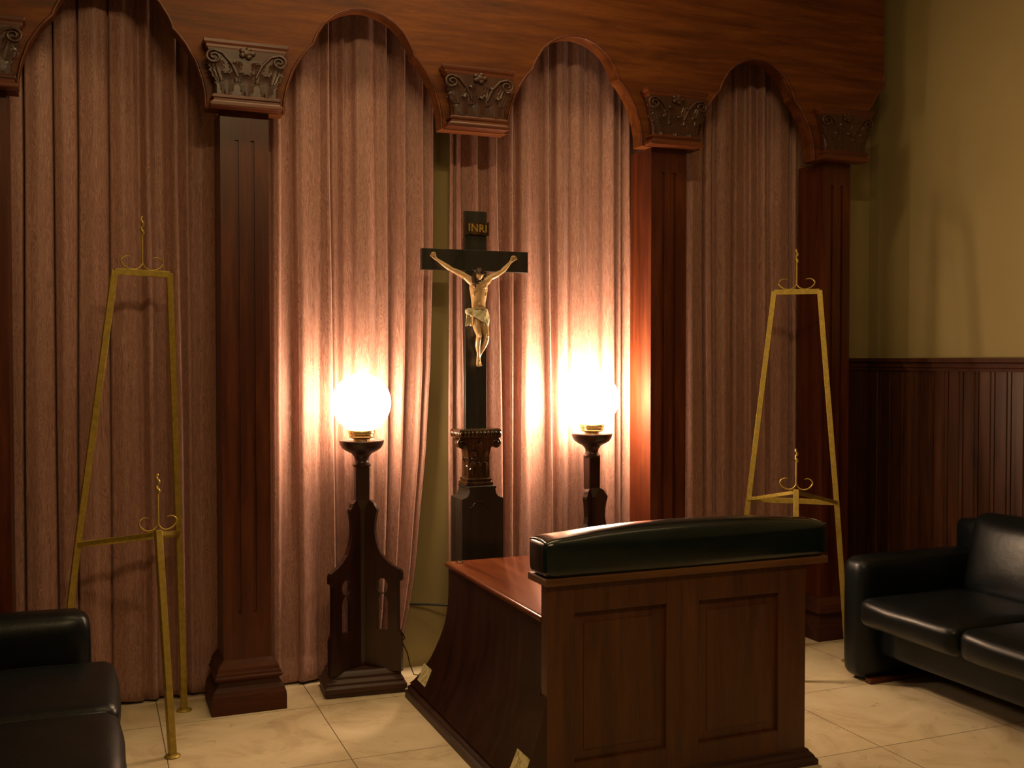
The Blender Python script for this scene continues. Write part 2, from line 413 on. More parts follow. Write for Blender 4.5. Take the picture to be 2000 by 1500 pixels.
CUR_D = [(2.747,2.752,0.40),(2.801,2.798,0.50),(2.843,2.846,0.60),(2.859,2.861,0.90),(2.913,2.919,0.80),(2.922,2.929,0.70),(2.929,2.935,0.05),(2.935,2.944,0.05),(2.941,2.950,0.80),(2.956,2.966,0.90),(2.968,2.981,0.95),(2.975,2.987,0.00),(2.987,2.997,0.00),(2.993,3.003,0.70),(3.005,3.012,0.30),(3.015,3.021,0.70),(3.052,3.059,0.90),(3.093,3.093,0.80),(3.102,3.106,0.10),(3.114,3.119,0.10),(3.121,3.128,0.80),(3.162,3.169,0.60),(3.190,3.198,0.20),(3.203,3.211,0.20),(3.212,3.220,0.80),(3.251,3.252,0.60),(3.276,3.285,0.20),(3.286,3.294,0.70),(3.302,3.311,0.90),(3.321,3.330,0.30),(3.341,3.350,0.20),(3.354,3.363,0.70),(3.402,3.412,0.90),(3.452,3.461,0.90),(3.465,3.474,0.30),(3.481,3.491,0.40),(3.501,3.511,0.80),(3.518,3.521,0.60),(3.584,3.595,0.40)]

def curtain(ctrl, name, label, edge=None, seed=0, ztop=3.10):
    # densify across
    P = []
    for (a, b, d), (a2, b2, d2) in zip(ctrl[:-1], ctrl[1:]):
        k = max(2, int((a2-a)/0.006))
        for i in range(k):
            t = i/k; s = t*t*(3-2*t)
            P.append((a+(a2-a)*t, b+(b2-b)*t, d+(d2-d)*s))
    P.append(ctrl[-1])
    zs = [0.014, 0.05, 0.105, 0.112] + [0.14 + (ztop-0.14)*j/60 for j in range(61)]
    vs = []; fs = []
    nx = len(P)
    for z in zs:
        t = (2.25 - z)/(2.25-1.2)
        for i, (a, b, d) in enumerate(P):
            tt = t if t < 1 else 1 + (t-1)*0.5
            tt = max(tt, 0)
            x = a + (b-a)*tt
            x += 0.005*noise.noise(Vector((x*5+seed, z*0.9, 3.0)))*max(0, 1.6-z)
            dd = d
            lo = max(0.0, min(1.0, (0.9-z)/0.9))
            dd = dd*(1-0.35*lo) + 0.35*lo*(0.55+0.6*noise.noise(Vector((x*9+seed, z*0.5, 7.0))))
            dd += 0.12*noise.noise(Vector((x*12+seed*2, z*0.8, 1.0)))
            y = 4.672 - 0.062*dd
            if z < 0.108: y -= 0.0025
            x_shift = edge(x, z) if edge else 0.0
            if x_shift: y = min(4.678, y)
            zz = z + (0.010*noise.noise(Vector((x*7, seed, 0))) if z < 0.02 else 0)
            vs.append((x + x_shift, y, max(0.006, zz)))
    for j in range(len(zs)-1):
        for i in range(nx-1):
            fs.append((j*nx+i, j*nx+i+1, (j+1)*nx+i+1, (j+1)*nx+i))
    m = MB().add(vs, fs)
    o = m.build(name, SILK, smooth=180)
    s = o.modifiers.new('cloth', 'SOLIDIFY'); s.thickness = 0.0015; s.offset = 0
    tag(o, label, 'curtain', 'curtains hanging behind the wooden arcade')
    return o
EDGE = [(2.53,0.0),(1.86,0.0),(1.40,-0.008),(1.02,-0.028),(0.71,-0.058),(0.47,-0.08),(0.31,-0.105),(0.14,-0.145),(0.0,-0.18)]
def edge_b(x, z):
    if x < 1.15: return 0.0
    for (z1, s1), (z0, s0) in zip(EDGE[:-1], EDGE[1:]):
        if z0 <= z <= z1:
            s = s0 + (s1-s0)*(z-z0)/(z1-z0)
            return s*min(1.0, (x-1.15)/0.32)
    return 0.0
curtain(CUR_A, 'curtain', 'pinkish brown watermarked silk curtain hanging behind the left gold easel', seed=1)
curtain(CUR_B, 'curtain', 'pinkish brown silk curtain behind the left globe lamp, its right edge drawn aside', edge=edge_b, seed=2)
curtain(CUR_C, 'curtain', 'pinkish brown silk curtain behind the crucifix and the right globe lamp', seed=3)
curtain(CUR_D, 'curtain', 'pinkish brown silk curtain behind the right gold easel', seed=4)

# ------------------------------------------------------------------ arched valance
BAYS = [-0.8915, 0.0985, 1.0915, 2.0845, 3.0775]
HALF = [(0.372,2.455),(0.342,2.455),(0.340,2.51),(0.328,2.57),(0.304,2.64),(0.268,2.70),(0.240,2.735),(0.218,2.757),(0.214,2.775),(0.200,2.805),(0.168,2.855),(0.13,2.887),(0.09,2.91),(0.045,2.925),(0.0,2.930)]
arch_lines = []
lower = []
for c in BAYS:
    L = [(c-u, z) for u, z in HALF[1:]]
    R = [(c+u, z) for u, z in HALF[1:-1]][::-1]
    arch_lines.append(L+R); lower += L + R
outline = [(-1.58, CZ-0.02), (-1.58, 2.455)] + lower + [(3.635,2.455),(3.646,2.49),(3.641,2.535),(3.652,2.58),(3.660,2.625),(3.70,2.668),(3.742,2.712),(3.785,2.765),(3.80,2.80),(3.832,2.838),(3.858,2.875),(3.862,2.92),(3.862,CZ-0.02)]
arc = root('arched_valance', (1.1, 4.39, 2.455), 'wide mahogany valance board cut into scalloped arches across the top of the curtains', 'valance')
vs, fs = plate(outline, [], 0.085)
MB().add([(x, y+4.4125, z) for x, y, z in vs], fs).build('valance_board', VALW, arc, world=True)
for L in arch_lines:
    pts = [(x, 4.369, z) for x, z in L if -1.55 < x]
    MB().tube(pts, 0.0065, 8).build('arch_bead', MAHOG_X, arc, world=True, smooth=60)
pts = [(x, 4.369, z) for x, z in outline[-13:-1]]
MB().tube(pts, 0.0065, 8).build('end_bead', MAHOG_X, arc, world=True, smooth=60)

# ------------------------------------------------------------------ capitals and pilasters
def leaf(m, c, w, h, out, lean=0.0, nrm=(0,-1), lobes=5):
    """acanthus leaf: c = foot point, nrm = outward direction in plan"""
    nx_, ny_ = nrm; tx, ty = -ny_, nx_
    nu, nv = 10, 12; vs = []; fs = []
    for j in range(nv+1):
        v = j/nv
        ww = w*(0.55+0.65*math.sin(pi*min(1, v*0.85+0.12)))*(1-0.55*max(0, v-0.8)/0.2)
        ww *= 1 + 0.16*math.cos(v*lobes*2*pi)
        d = out*(0.25*v + 0.9*max(0, v-0.55)**1.3*1.6)
        zz = h*(v if v < 0.88 else 0.88 - (v-0.88)*0.9)
        for i in range(nu+1):
            u = i/nu*2-1
            rib = 0.0045*(1-abs(u))**1.5 + 0.003*abs(math.sin(u*pi*2.5))
            off = d + rib - 0.006*u*u
            x = c[0] + tx*(u*ww/2 + lean*v) + nx_*off
            y = c[1] + ty*(u*ww/2 + lean*v) + ny_*off
            vs.append((x, y, c[2]+zz))
    for j in range(nv):
        for i in range(nu):
            a = j*(nu+1)+i
            fs.append((a, a+1, a+nu+2, a+nu+1))
    # give it a back
    n = len(vs)
    vs += [(x-nx_*0.012, y-ny_*0.012, z) for x, y, z in vs]
    fs += [tuple(n+i for i in reversed(f)) for f in fs[:]]
    rim = [i for i in range(nu+1)] + [j*(nu+1)+nu for j in range(1, nv+1)] + [nv*(nu+1)+i for i in range(nu-1, -1, -1)] + [j*(nu+1) for j in range(nv-1, 0, -1)]
    for a, b in zip(rim, rim[1:]+rim[:1]): fs.append((a, b, n+b, n+a))
    m.add(vs, fs)

def volute(m, c, r, nrm, flip=1, turns=1.6, rad=0.006):
    nx_, ny_ = nrm; tx, ty = -ny_, nx_
    pts = []; k = 34
    for i in range(k+1):
        t = i/k; a = t*turns*2*pi; rr = r*(1-0.82*t)
        u = flip*rr*math.sin(a); w = rr*math.cos(a)
        pts.append((c[0]+tx*u+nx_*0.006*t, c[1]+ty*u+ny_*0.006*t, c[2]+w))
    m.tube(pts, [rad*(1-0.4*i/k) for i in range(k+1)], 7)

def capital_parts(parent, z0):
    """capital in local coordinates centred on x=0, y=0, bottom at z0; built of a bell, abacus, astragal and leaves"""
    b = MB()
    b.rings([(0.098,0.052,z0+0.045),(0.099,0.053,z0+0.09),(0.108,0.058,z0+0.14),(0.118,0.062,z0+0.19),(0.128,0.066,z0+0.226)])
    b.build('bell', CARVED, parent)
    a = MB()
    a.rings([(0.112,0.058,z0),(0.121,0.062,z0+0.004),(0.121,0.062,z0+0.015),(0.112,0.057,z0+0.022),(0.108,0.055,z0+0.030),(0.115,0.059,z0+0.036),(0.115,0.059,z0+0.044),(0.104,0.053,z0+0.05)])
    a.build('astragal', MAHOG_X, parent, bevel=0.002)
    t = MB()
    t.rings([(0.128,0.064,z0+0.222),(0.134,0.066,z0+0.232),(0.134,0.066,z0+0.240),(0.142,0.070,z0+0.250),(0.142,0.070,z0+0.262)])
    t.build('abacus', MAHOG_X, parent, bevel=0.002)
    l = MB()
    for x in (-0.066, 0.0, 0.066): leaf(l, (x, -0.052, z0+0.048), 0.058, 0.105, 0.030, 0.0)
    for x, ln in ((-0.082,-0.022),(-0.034,-0.006),(0.034,0.006),(0.082,0.022)): leaf(l, (x, -0.056, z0+0.10), 0.05, 0.095, 0.026, ln)
    for sx in (-1, 1):
        leaf(l, (sx*0.098, -0.02, z0+0.048), 0.05, 0.105, 0.026, 0.0, (sx, 0))
        leaf(l, (sx*0.105, -0.03, z0+0.11), 0.05, 0.09, 0.026, 0.0, (sx, 0))
    l.build('acanthus_leaf', CARVED, parent, smooth=50)
    for sx in (-1, 1):
        v = MB(); volute(v, (sx*0.108, -0.072, z0+0.19), 0.027, (0,-1), sx)
        v.tube([(sx*0.03, -0.064, z0+0.12), (sx*0.05, -0.067, z0+0.17), (sx*0.08, -0.070, z0+0.208), (sx*0.108, -0.072, z0+0.217)], 0.006, 7)
        v.build('volute', CARVED, parent, smooth=60)
    r = MB(); r.sphere((0, -0.07, z0+0.215), (0.02,0.012,0.016))
    for k in range(5):
        a_ = 2*pi*k/5; r.sphere((0.018*cos(a_), -0.072, z0+0.215+0.015*sin(a_)), (0.011,0.009,0.011), 10, 6)
    r.build('rosette', CARVED, parent, smooth=180)

def pilaster(xc, label, w=0.194):
    r = root('pilaster', (xc, 4.47, 0), label, 'pilaster', 'pilasters of the wooden arcade')
    h = w/2; yf = -0.085; yb = 0.12
    s = MB()
    s.box(-h, h, yf+0.009, yb, 0.20, 2.4545)
    g = 0.0075; gx = 0.031
    cols = [(-h, -gx-g), (-gx+g, gx-g), (gx+g, h)]
    for a, b_ in cols: s.box(a, b_, yf, yf+0.0095, 0.20, 2.4545)
    for c in (-gx, gx):
        s.box(c-g, c+g, yf, yf+0.0095, 0.20, 0.40); s.box(c-g, c+g, yf, yf+0.0095, 2.34, 2.4545)
    s.build('shaft', MAHOG_Z, r)
    q = MB()
    def P(o, z): return (h+o, 0.085+o, z)
    prof = [P(0.054,0.0),P(0.054,0.058),P(0.052,0.075),P(0.046,0.092),P(0.037,0.104),P(0.028,0.113),P(0.022,0.120),P(0.022,0.126),P(0.030,0.131),P(0.039,0.139),P(0.040,0.146),P(0.034,0.151),P(0.033,0.160),P(0.029,0.166),P(0.026,0.180),P(0.018,0.192),P(0.012,0.20),P(0.0,0.212)]
    vs = []; fs = []
    for hx, hy, z in prof: vs += [(-hx,-hy,z),(hx,-hy,z),(hx,yb,z),(-hx,yb,z)]
    for i in range(len(prof)-1):
        for k in range(4): fs.append((i*4+k, i*4+(k+1)%4, (i+1)*4+(k+1)%4, (i+1)*4+k))
    fs += [(3,2,1,0), tuple((len(prof)-1)*4+k for k in range(4))]
    q.add(vs, fs).build('base_moulding', MOULDW, r, bevel=0.0015)
    cap = bpy.data.objects.new('capital', None); cap.location = (0, -0.125, 0); cap.scale = (1.18, 0.62, 1.0); COL.objects.link(cap); cap.parent = r
    return r, cap

PX = [-0.380, 0.594, 1.588, 2.584, 3.578]
for i, (xc, lab) in enumerate([(PX[0], 'mahogany pilaster cut off by the left edge of the picture'),
                (PX[1], 'fluted mahogany pilaster between the left gold easel and the left globe lamp'),
                (PX[3], 'fluted mahogany pilaster just right of the right globe lamp'),
                (PX[4], 'mahogany pilaster at the right end of the arcade, behind the right gold easel')]):
    r, cap = pilaster(xc, lab, 0.194 if i < 3 else 0.17)
    capital_parts(cap, 2.455)
hc = root('hanging_capital', (PX[2], 4.345, 2.455), 'carved mahogany capital with no shaft under it, hanging above the crucifix', 'capital')
hc.scale = (1.18, 0.62, 1.0)
capital_parts(hc, 0.0)

# ------------------------------------------------------------------ globe lamps
def lamp(x, y, rz, label, glass, cord):
    r = root('globe_lamp', (x, y, 0), label, 'lamp', 'globe lamps on wooden stands', rz)
    p = MB()
    p.rings([(0.170,0.104,0.0),(0.170,0.104,0.018),(0.178,0.112,0.020),(0.178,0.112,0.040),(0.172,0.106,0.046),(0.166,0.100,0.050),(0.168,0.102,0.060),(0.160,0.094,0.068),(0.154,0.088,0.074),(0.156,0.090,0.084),(0.148,0.082,0.096),(0.138,0.074,0.104)])
    p.build('plinth', DARKX, r, bevel=0.003)
    k = 1/cos(radians(34))
    half = [(0.157,0.095),(0.157,0.245),(0.153,0.262),(0.146,0.275),(0.145,0.300),(0.145,0.478),(0.150,0.488),(0.158,0.492),(0.158,0.520),(0.154,0.535),(0.140,0.543),(0.118,0.557),(0.096,0.577),(0.077,0.603),(0.064,0.635),(0.056,0.668),(0.0525,0.70),(0.054,0.735),(0.058,0.768),(0.063,0.788),(0.062,0.797),(0.056,0.805),(0.050,0.820),(0.040,0.830),(0.030,0.834)]
    
    for ang, kk in ((180+34, k), (-34, k), (90, 0.72)):
        R = [(0.012, 0.095)] + [(a*kk, z) for a, z in half] + [(0.012, 0.834)]
        cx = 0.083*kk; hw = 0.0225*kk*0.95
        hole1 = circle(cx, 0.462, hw, 0.034, 28)
        arch = [(cx-hw, 0.268), (cx+hw, 0.268), (cx+hw, 0.395)]
        for t in range(1, 8):
            u = t/8
            arch.append((cx+hw*(1-2*u), 0.395+0.034*math.sin(pi*u)**0.7))
        arch += [(cx-hw, 0.395)]
        vs, fs = plate(R, [hole1, arch], 0.022)
        MB().add(vs, fs).xf(Matrix.Rotation(radians(ang), 4, 'Z')).build('fretted_board', DARKW, r)
    q = MB(); q.rings([(0.019,0.019,0.10),(0.019,0.019,0.79),(0.030,0.030,0.835),(0.031,0.031,0.985)])
    q.build('post', DARKW, r, bevel=0.006)
    c = MB(); c.lathe([(0.030,0.975),(0.040,0.980),(0.041,0.988),(0.034,0.996),(0.030,1.004),(0.033,1.020),(0.045,1.036),(0.066,1.046),(0.084,1.058),(0.094,1.074),(0.098,1.090),(0.096,1.094),(0.088,1.094),(0.084,1.090),(0.02,1.088)])
    c.build('cup', DARKW, r, smooth=40)
    b = MB(); b.lathe([(0.034,1.088),(0.036,1.098),(0.052,1.106),(0.056,1.112),(0.055,1.120),(0.060,1.124),(0.060,1.136),(0.057,1.140),(0.030,1.140)])
    b.build('fitter_ring', BRASSL, r, smooth=40)
    n, R0 = 48, 0.128
    prof = []
    for j in range(28):
        a = radians(26) + (pi-radians(26))*j/27
        prof.append((max(0.0006, R0*math.sin(a)), 1.257 - R0*math.cos(a)))
    g = MB(); g.lathe(prof, n=n); g.build('glass_globe', glass, r, smooth=180)
    if cord:
        pts = [(0.12,0.085,0.20),(0.165,0.08,0.235),(0.195,0.075,0.21),(0.205,0.08,0.185),(0.19,0.085,0.17),(0.182,0.085,0.182),(0.195,0.08,0.165),(0.215,0.075,0.12),(0.23,0.09,0.06),(0.25,0.10,0.01),(0.29,0.08,0.006)]
        MB().tube(pts, 0.0028, 6).build('power_cord', IRON, r, smooth=180)
    return r
lamp(1.098, 4.472, radians(-5), 'lit white globe lamp on a dark fretted wooden stand, left of the crucifix', GLOBE1, True)
lamp(2.218, 4.472, radians(4), 'brighter lit globe lamp on a dark wooden stand, right of the crucifix', GLOBE2, False)

# ------------------------------------------------------------------ standing crucifix
cr = root('standing_crucifix', (1.604, 4.40, 0), 'black wooden crucifix with a painted figure, on a carved pedestal behind the kneeler', 'crucifix')
def W(name, m, mat, parent=None, **k): return m.build(name, mat, parent or cr, world=True, **k)
# pedestal
ped_poly = [(1.507,0.0),(1.701,0.0),(1.701,0.83),(1.692,0.834)]
for t in range(0, 9):
    a = t/8*pi/2
    ped_poly.append((1.664+0.028*(1-math.sin(a)), 0.874-0.040*math.cos(a)))
ped_poly += [(1.668,0.876),(1.668,0.884),(1.540,0.884),(1.540,0.876)]
for t in range(8, -1, -1):
    a = t/8*pi/2
    ped_poly.append((1.544-0.028*(1-math.sin(a)), 0.874-0.040*math.cos(a)))
ped_poly += [(1.516,0.834),(1.507,0.83)]
ped = W('pedestal', MB().extrude(ped_poly, 4.315, 4.465), BLACKW, bevel=0.002)
orn = MB()
orn.bar((1.570,4.312,0.822),(1.602,4.312,0.822),0.006,0.007,side=(0,-1,0))
for s in (-1, 1):
    cx = 1.586 + s*0.020
    orn.tube([(1.586+s*(0.018+0.026*t), 4.3125, 0.815-0.020*math.sin(t*pi/2)-0.004*t) for t in [i/6 for i in range(7)]], 0.0026, 6)
orn.build('carved_motif', CROSSCAP, ped, world=True)
# carved capital carrying the cross
cc = MB()
cc.rings([(0.062,0.052,0.884),(0.064,0.054,0.888),(0.064,0.054,0.898),(0.056,0.046,0.902),(0.060,0.050,0.908),(0.060,0.050,0.914),(0.052,0.042,0.918)], 1.604, 4.405)
W('moulded_foot', cc, CROSSCAP, bevel=0.0015)
cb = MB()
cb.rings([(0.051,0.042,0.916),(0.050,0.041,0.96),(0.050,0.041,1.02),(0.056,0.045,1.05),(0.074,0.05,1.082),(0.084,0.052,1.094)], 1.604, 4.405)
for x, lw in ((1.575,0.0),(1.604,0.0),(1.633,0.0)): leaf(cb, (x, 4.364, 0.925), 0.034, 0.075, 0.016)
for x, ln in ((1.588,-0.012),(1.62,0.012)): leaf(cb, (x, 4.364, 0.965), 0.036, 0.085, 0.02, ln)
leaf(cb, (1.604, 4.360, 1.015), 0.042, 0.075, 0.026)
for sy in (0.0,): 
    leaf(cb, (1.554, 4.40, 0.93), 0.05, 0.09, 0.018, 0, (-1,0)); leaf(cb, (1.654, 4.40, 0.93), 0.05, 0.09, 0.018, 0, (1,0))
W('column', cb, CROSSCAP, smooth=50)
for s in (-1, 1):
    v = MB()
    c = (1.604+s*0.079, 4.36, 1.072)
    volute(v, c, 0.0225, (0,-1), s, 1.7, 0.0062)
    v.add([], [])
    v.lathe([(0.017,-0.085),(0.020,-0.08),(0.020,-0.005),(0.016,0.0)], n=18)
    # turn the roll of the volute so its axis runs front to back
    base = len(v.v) - 4*18
    for i in range(base, len(v.v)):
        x, y, z = v.v[i]; v.v[i] = (c[0]+x, c[1]-z, c[2]+y)
    W('volute', v, CROSSCAP, smooth=60)
ab = MB(); ab.rings([(0.090,0.055,1.094),(0.098,0.062,1.100),(0.099,0.063,1.128),(0.092,0.056,1.137)], 1.604, 4.405)
for k in range(11):
    ab.sphere((1.604-0.09+0.018*k, 4.342, 1.114), (0.0085,0.006,0.014), 10, 7)
for k in range(6):
    ab.sphere((1.507, 4.352+0.02*k, 1.114), (0.006,0.0085,0.014), 10, 7)
    ab.sphere((1.701, 4.352+0.02*k, 1.114), (0.006,0.0085,0.014), 10, 7)
W('beaded_abacus', ab, CROSSCAP, smooth=50)
W('upright', MB().box(1.554, 1.656, 4.402, 4.430, 1.135, 2.108), BLACKW, bevel=0.002)
cbar = MB(); cbar.box(1.352, 1.856, 4.398, 4.426, 1.840, 1.934); W('crossbar', cbar, BLACKW, bevel=0.002)
# title plaque with raised gilt letters
pl = MB(); vs = []; fs = []
nx_ = 16
for j in range(2):
    for i in range(nx_+1):
        u = i/nx_
        x = 1.556 + 0.104*u
        d = 0.006 + 0.007*math.sin(pi*u)
        for zz in (2.004, 2.056): vs.append((x, 4.402-d + j*0.006, zz - 0.004*u))
for j in range(2):
    for i in range(nx_):
        a = j*(nx_+1)*2 + i*2
        fs.append((a, a+2, a+3, a+1))
n2 = (nx_+1)*2
for i in range(nx_):
    a = i*2; fs.append((a, a+2, n2+a+2, n2+a)); fs.append((a+1, a+3, n2+a+3, n2+a+1))
fs += [(0,1,n2+1,n2),(n2-2,n2-1,2*n2-1,2*n2-2)]
pl.add(vs, fs)
for x in (1.556, 1.660): pl.tube([(x, 4.394, 1.998), (x, 4.394, 2.060)], 0.0055, 8)
plq = W('title_plaque', pl, CROSSCAP, smooth=50)
cu = bpy.data.curves.new('inri', 'FONT'); cu.body = 'INRI'; cu.size = 0.047; cu.align_x = 'CENTER'; cu.align_y = 'CENTER'; cu.extrude = 0.0022; cu.bevel_depth = 0.0008; cu.space_character = 1.06
to = bpy.data.objects.new('inri', cu); COL.objects.link(to); bpy.context.view_layer.update()
me = bpy.data.meshes.new_from_object(to.evaluated_get(bpy.context.evaluated_depsgraph_get()))
lv = [(1.608+v.co.x*0.98, 4.3885-v.co.z, 2.029+v.co.y - 0.002*v.co.x/0.05) for v in me.vertices]; lf = [tuple(p.vertices) for p in me.polygons]
bpy.data.objects.remove(to)
lt = MB().add(lv, lf).build('lettering', GILT, plq, world=True)
lt['label'] = 'raised gilt letters INRI'

# ---- the figure (units: crop pixels -> metres around the cross)
def F(cx, cy, d=0.0): return Vector((1.589+(cx-660)*0.000547, 4.372-d, 2.153-cy*0.000514))
U = 0.00053
def limb(ch):
    """smooth tapering limb: ch = list of (point, rx, ry); ry is the depth radius"""
    pts = [Vector(p) for p, _, _ in ch]; m = len(pts)
    # catmull-rom refinement
    P = []; RX = []; RY = []
    for i in range(m-1):
        p0 = pts[max(0,i-1)]; p1 = pts[i]; p2 = pts[i+1]; p3 = pts[min(m-1,i+2)]
        for k in range(5):
            t = k/5
            P.append(0.5*((2*p1)+(p2-p0)*t+(2*p0-5*p1+4*p2-p3)*t*t+(3*p1-p0-3*p2+p3)*t**3))
            RX.append(ch[i][1]*(1-t)+ch[i+1][1]*t); RY.append(ch[i][2]*(1-t)+ch[i+1][2]*t)
    P.append(pts[-1]); RX.append(ch[-1][1]); RY.append(ch[-1][2])
    vs = []; fs = []; n = 18; M = len(P)
    for i in range(M):
        d = (P[min(i+1,M-1)]-P[max(i-1,0)]).normalized()
        s = d.cross(Vector((0,1,0))).normalized(); u = s.cross(d).normalized()
        for k in range(n):
            a = 2*pi*k/n; vs.append(P[i]+s*(RX[i]*cos(a))+u*(RY[i]*sin(a)))
    for i in range(M-1):
        for k in range(n): fs.append((i*n+k, i*n+(k+1)%n, (i+1)*n+(k+1)%n, (i+1)*n+k))
    fs.append(tuple(range(n))[::-1]); fs.append(tuple((M-1)*n+k for k in range(n)))
    out = [(vs, fs)]
    for q, rx, ry in (ch[0], ch[-1]):
        e = MB(); r_ = min(rx, ry); e.sphere(tuple(q), (r_, r_, r_), 14, 9); out.append((e.v, e.f))
    return out

def remeshed(parts, voxel, smooth_it=4):
    m = MB()
    for v, f in parts: m.add(v, f)
    me = bpy.data.meshes.new('tmp'); me.from_pydata(m.v, [], m.f)
    bm = bmesh.new(); bm.from_mesh(me); bmesh.ops.recalc_face_normals(bm, faces=bm.faces[:]); bm.to_mesh(me); bm.free()
    o = bpy.data.objects.new('tmp', me); COL.objects.link(o)
    r = o.modifiers.new('r', 'REMESH'); r.mode = 'VOXEL'; r.voxel_size = voxel
    s = o.modifiers.new('s', 'SMOOTH'); s.iterations = smooth_it; s.factor = 0.5
    bpy.context.view_layer.update()
    ev = bpy.data.meshes.new_from_object(o.evaluated_get(bpy.context.evaluated_depsgraph_get()))
    out = MB().add([v.co.copy() for v in ev.vertices], [tuple(p.vertices) for p in ev.polygons])
    bpy.data.objects.remove(o); bpy.data.meshes.remove(me); bpy.data.meshes.remove(ev)
    return out
def c(cx, cy, rx, ry=None, d=0.0): return (F(cx, cy, d), rx*U, (ry or rx)*U)
pelvis = c(690, 985, 66, 44, 0.006)
chest = c(683, 760, 82, 50, 0.012)
torso = [c(690, 1030, 60, 40, 0.008), pelvis, c(688, 935, 60, 40, 0.006), c(686, 885, 62, 38, 0.006), c(685, 820, 72, 46, 0.01), chest, c(683, 712, 78, 42, 0.012), c(682, 690, 50, 32, 0.012)]
neck = [c(682, 710, 40, 32, 0.012), c(679, 680, 28, 26, 0.018), c(676, 655, 25, 25, 0.026)]
armL = [c(640, 715, 36, 34, 0.012), c(608, 692, 34, 32, 0.010), c(570, 662, 26, 26, 0.006), c(515, 632, 25, 25, 0.004), c(462, 606, 19, 19, 0.0), c(430, 585, 22, 20, -0.004), c(385, 552, 17, 16, -0.010), c(352, 526, 12, 10, -0.016), c(332, 508, 16, 8, -0.019)]
armR = [c(728, 715, 36, 34, 0.012), c(756, 696, 34, 32, 0.010), c(787, 668, 26, 26, 0.006), c(842, 640, 25, 25, 0.004), c(890, 612, 19, 19, 0.0), c(916, 590, 22, 20, -0.004), c(950, 556, 17, 16, -0.010), c(975, 530, 12, 10, -0.016), c(992, 512, 16, 8, -0.019)]
legL = [c(664, 1000, 38, 38, 0.006), c(662, 1040, 36, 36, 0.010), c(665, 1100, 33, 34, 0.018), c(676, 1170, 23, 24, 0.028), c(674, 1215, 24, 24, 0.022), c(678, 1260, 23, 23, 0.010), c(690, 1320, 14, 14, 0.0), c(690, 1358, 13, 14, -0.004), c(688, 1378, 15, 18, 0.0), c(682, 1412, 16, 11, 0.008), c(680, 1425, 15, 8, 0.010)]
legR = [c(718, 1000, 38, 38, 0.006), c(722, 1040, 36, 36, 0.010), c(730, 1100, 33, 34, 0.020), c(738, 1172, 23, 24, 0.030), c(740, 1215, 23, 24, 0.022), c(730, 1260, 22, 22, 0.010), c(708, 1325, 14, 14, -0.004), c(700, 1360, 13, 13, -0.008), c(697, 1382, 15, 16, -0.006), c(702, 1410, 14, 11, -0.002), c(704, 1424, 13, 8, 0.0)]
extra = []
for ch in (torso, neck, armL, armR, legL, legR): extra += limb(ch)
# hands: palm + four curled fingers + thumb, nailed flat on the bar
def hand(px, py, ang, s):
    base = F(px, py, -0.017)
    ax = Vector((cos(ang), 0, sin(ang))); sd = Vector((-sin(ang), 0, cos(ang)))*s; up = Vector((0,-1,0))
    m = MB()
    m.pillow(-0.009, 0.011, -0.009, 0.009, -0.0035, 0.0035, 0.003, n=6)
    vs = [base + ax*(p[0]) + sd*p[1] + up*(p[2]) for p in m.v]
    extra.append((vs, m.f))
    for k, (off, ln) in enumerate([(-0.0072,0.0125),(-0.0024,0.015),(0.0024,0.014),(0.0070,0.0105)]):
        b0 = base + ax*0.009 + sd*off
        spread = off*0.35
        t = MB(); t.tube([b0, b0+ax*ln*0.45+sd*spread*0.5+up*0.004, b0+ax*ln*0.72+sd*spread+up*0.0085, b0+ax*ln*0.62+sd*spread+up*0.0125], [0.0027,0.0026,0.0024,0.0018], 7)
        extra.append((t.v, t.f))
    b0 = base - ax*0.002 + sd*(-0.009)
    t = MB(); t.tube([b0, b0+ax*0.006-sd*0.005+up*0.002, b0+ax*0.012-sd*0.006+up*0.005, b0+ax*0.015-sd*0.004+up*0.007], [0.0034,0.003,0.0026,0.002], 7)
    extra.append((t.v, t.f))
hand(322, 498, radians(141), 1)
hand(1000, 502, radians(40), -1)
# toes
for fx, fy, dd in ((681, 1424, 0.010), (704, 1423, 0.0)):
    for k in range(5):
        p = F(fx-12+6*k, fy+2, dd+0.002); q = F(fx-13+6.5*k, fy+14-abs(k-1)*1.5, dd+0.005)
        t = MB(); t.tube([p, q], [0.0028 if k in (0, 4) else 0.0024, 0.002], 7); extra.append((t.v, t.f))
# head, bowed towards the (viewer's) lower right
hd = MB(); hc_ = Vector((0,0,0))
hd.sphere((0,0,0), (0.0205,0.024,0.028), 28, 20)
hv = []
for x, y, z in hd.v:
    p = Vector((x, y, z))
    if y < 0:
        p.x *= 1 - 0.22*max(0, -z/0.028)
        # brow, eye sockets, nose, mouth, chin
        def g(cx, cz, sx, sz): return math.exp(-((x-cx)/sx)**2-((z-cz)/sz)**2)
        p.y -= 0.0026*g(0, 0.006, 0.014, 0.003)
        p.y += 0.0032*(g(0.0075, 0.001, 0.0042, 0.003)+g(-0.0075, 0.001, 0.0042, 0.003))
        p.y -= 0.0075*g(0, -0.0065, 0.0026, 0.0045) + 0.003*g(0, 0.0, 0.0022, 0.005)
        p.y -= 0.0016*g(0, -0.0155, 0.006, 0.0018)
        p.y -= 0.003*g(0, -0.024, 0.006, 0.004)
    hv.append(p)
hm = Matrix.Translation(F(668, 652, 0.030)) @ Matrix.Rotation(radians(14), 4, 'Y') @ Matrix.Rotation(radians(22), 4, 'X') @ Matrix.Rotation(radians(12), 4, 'Z')
extra.append(([hm @ p for p in hv], hd.f))
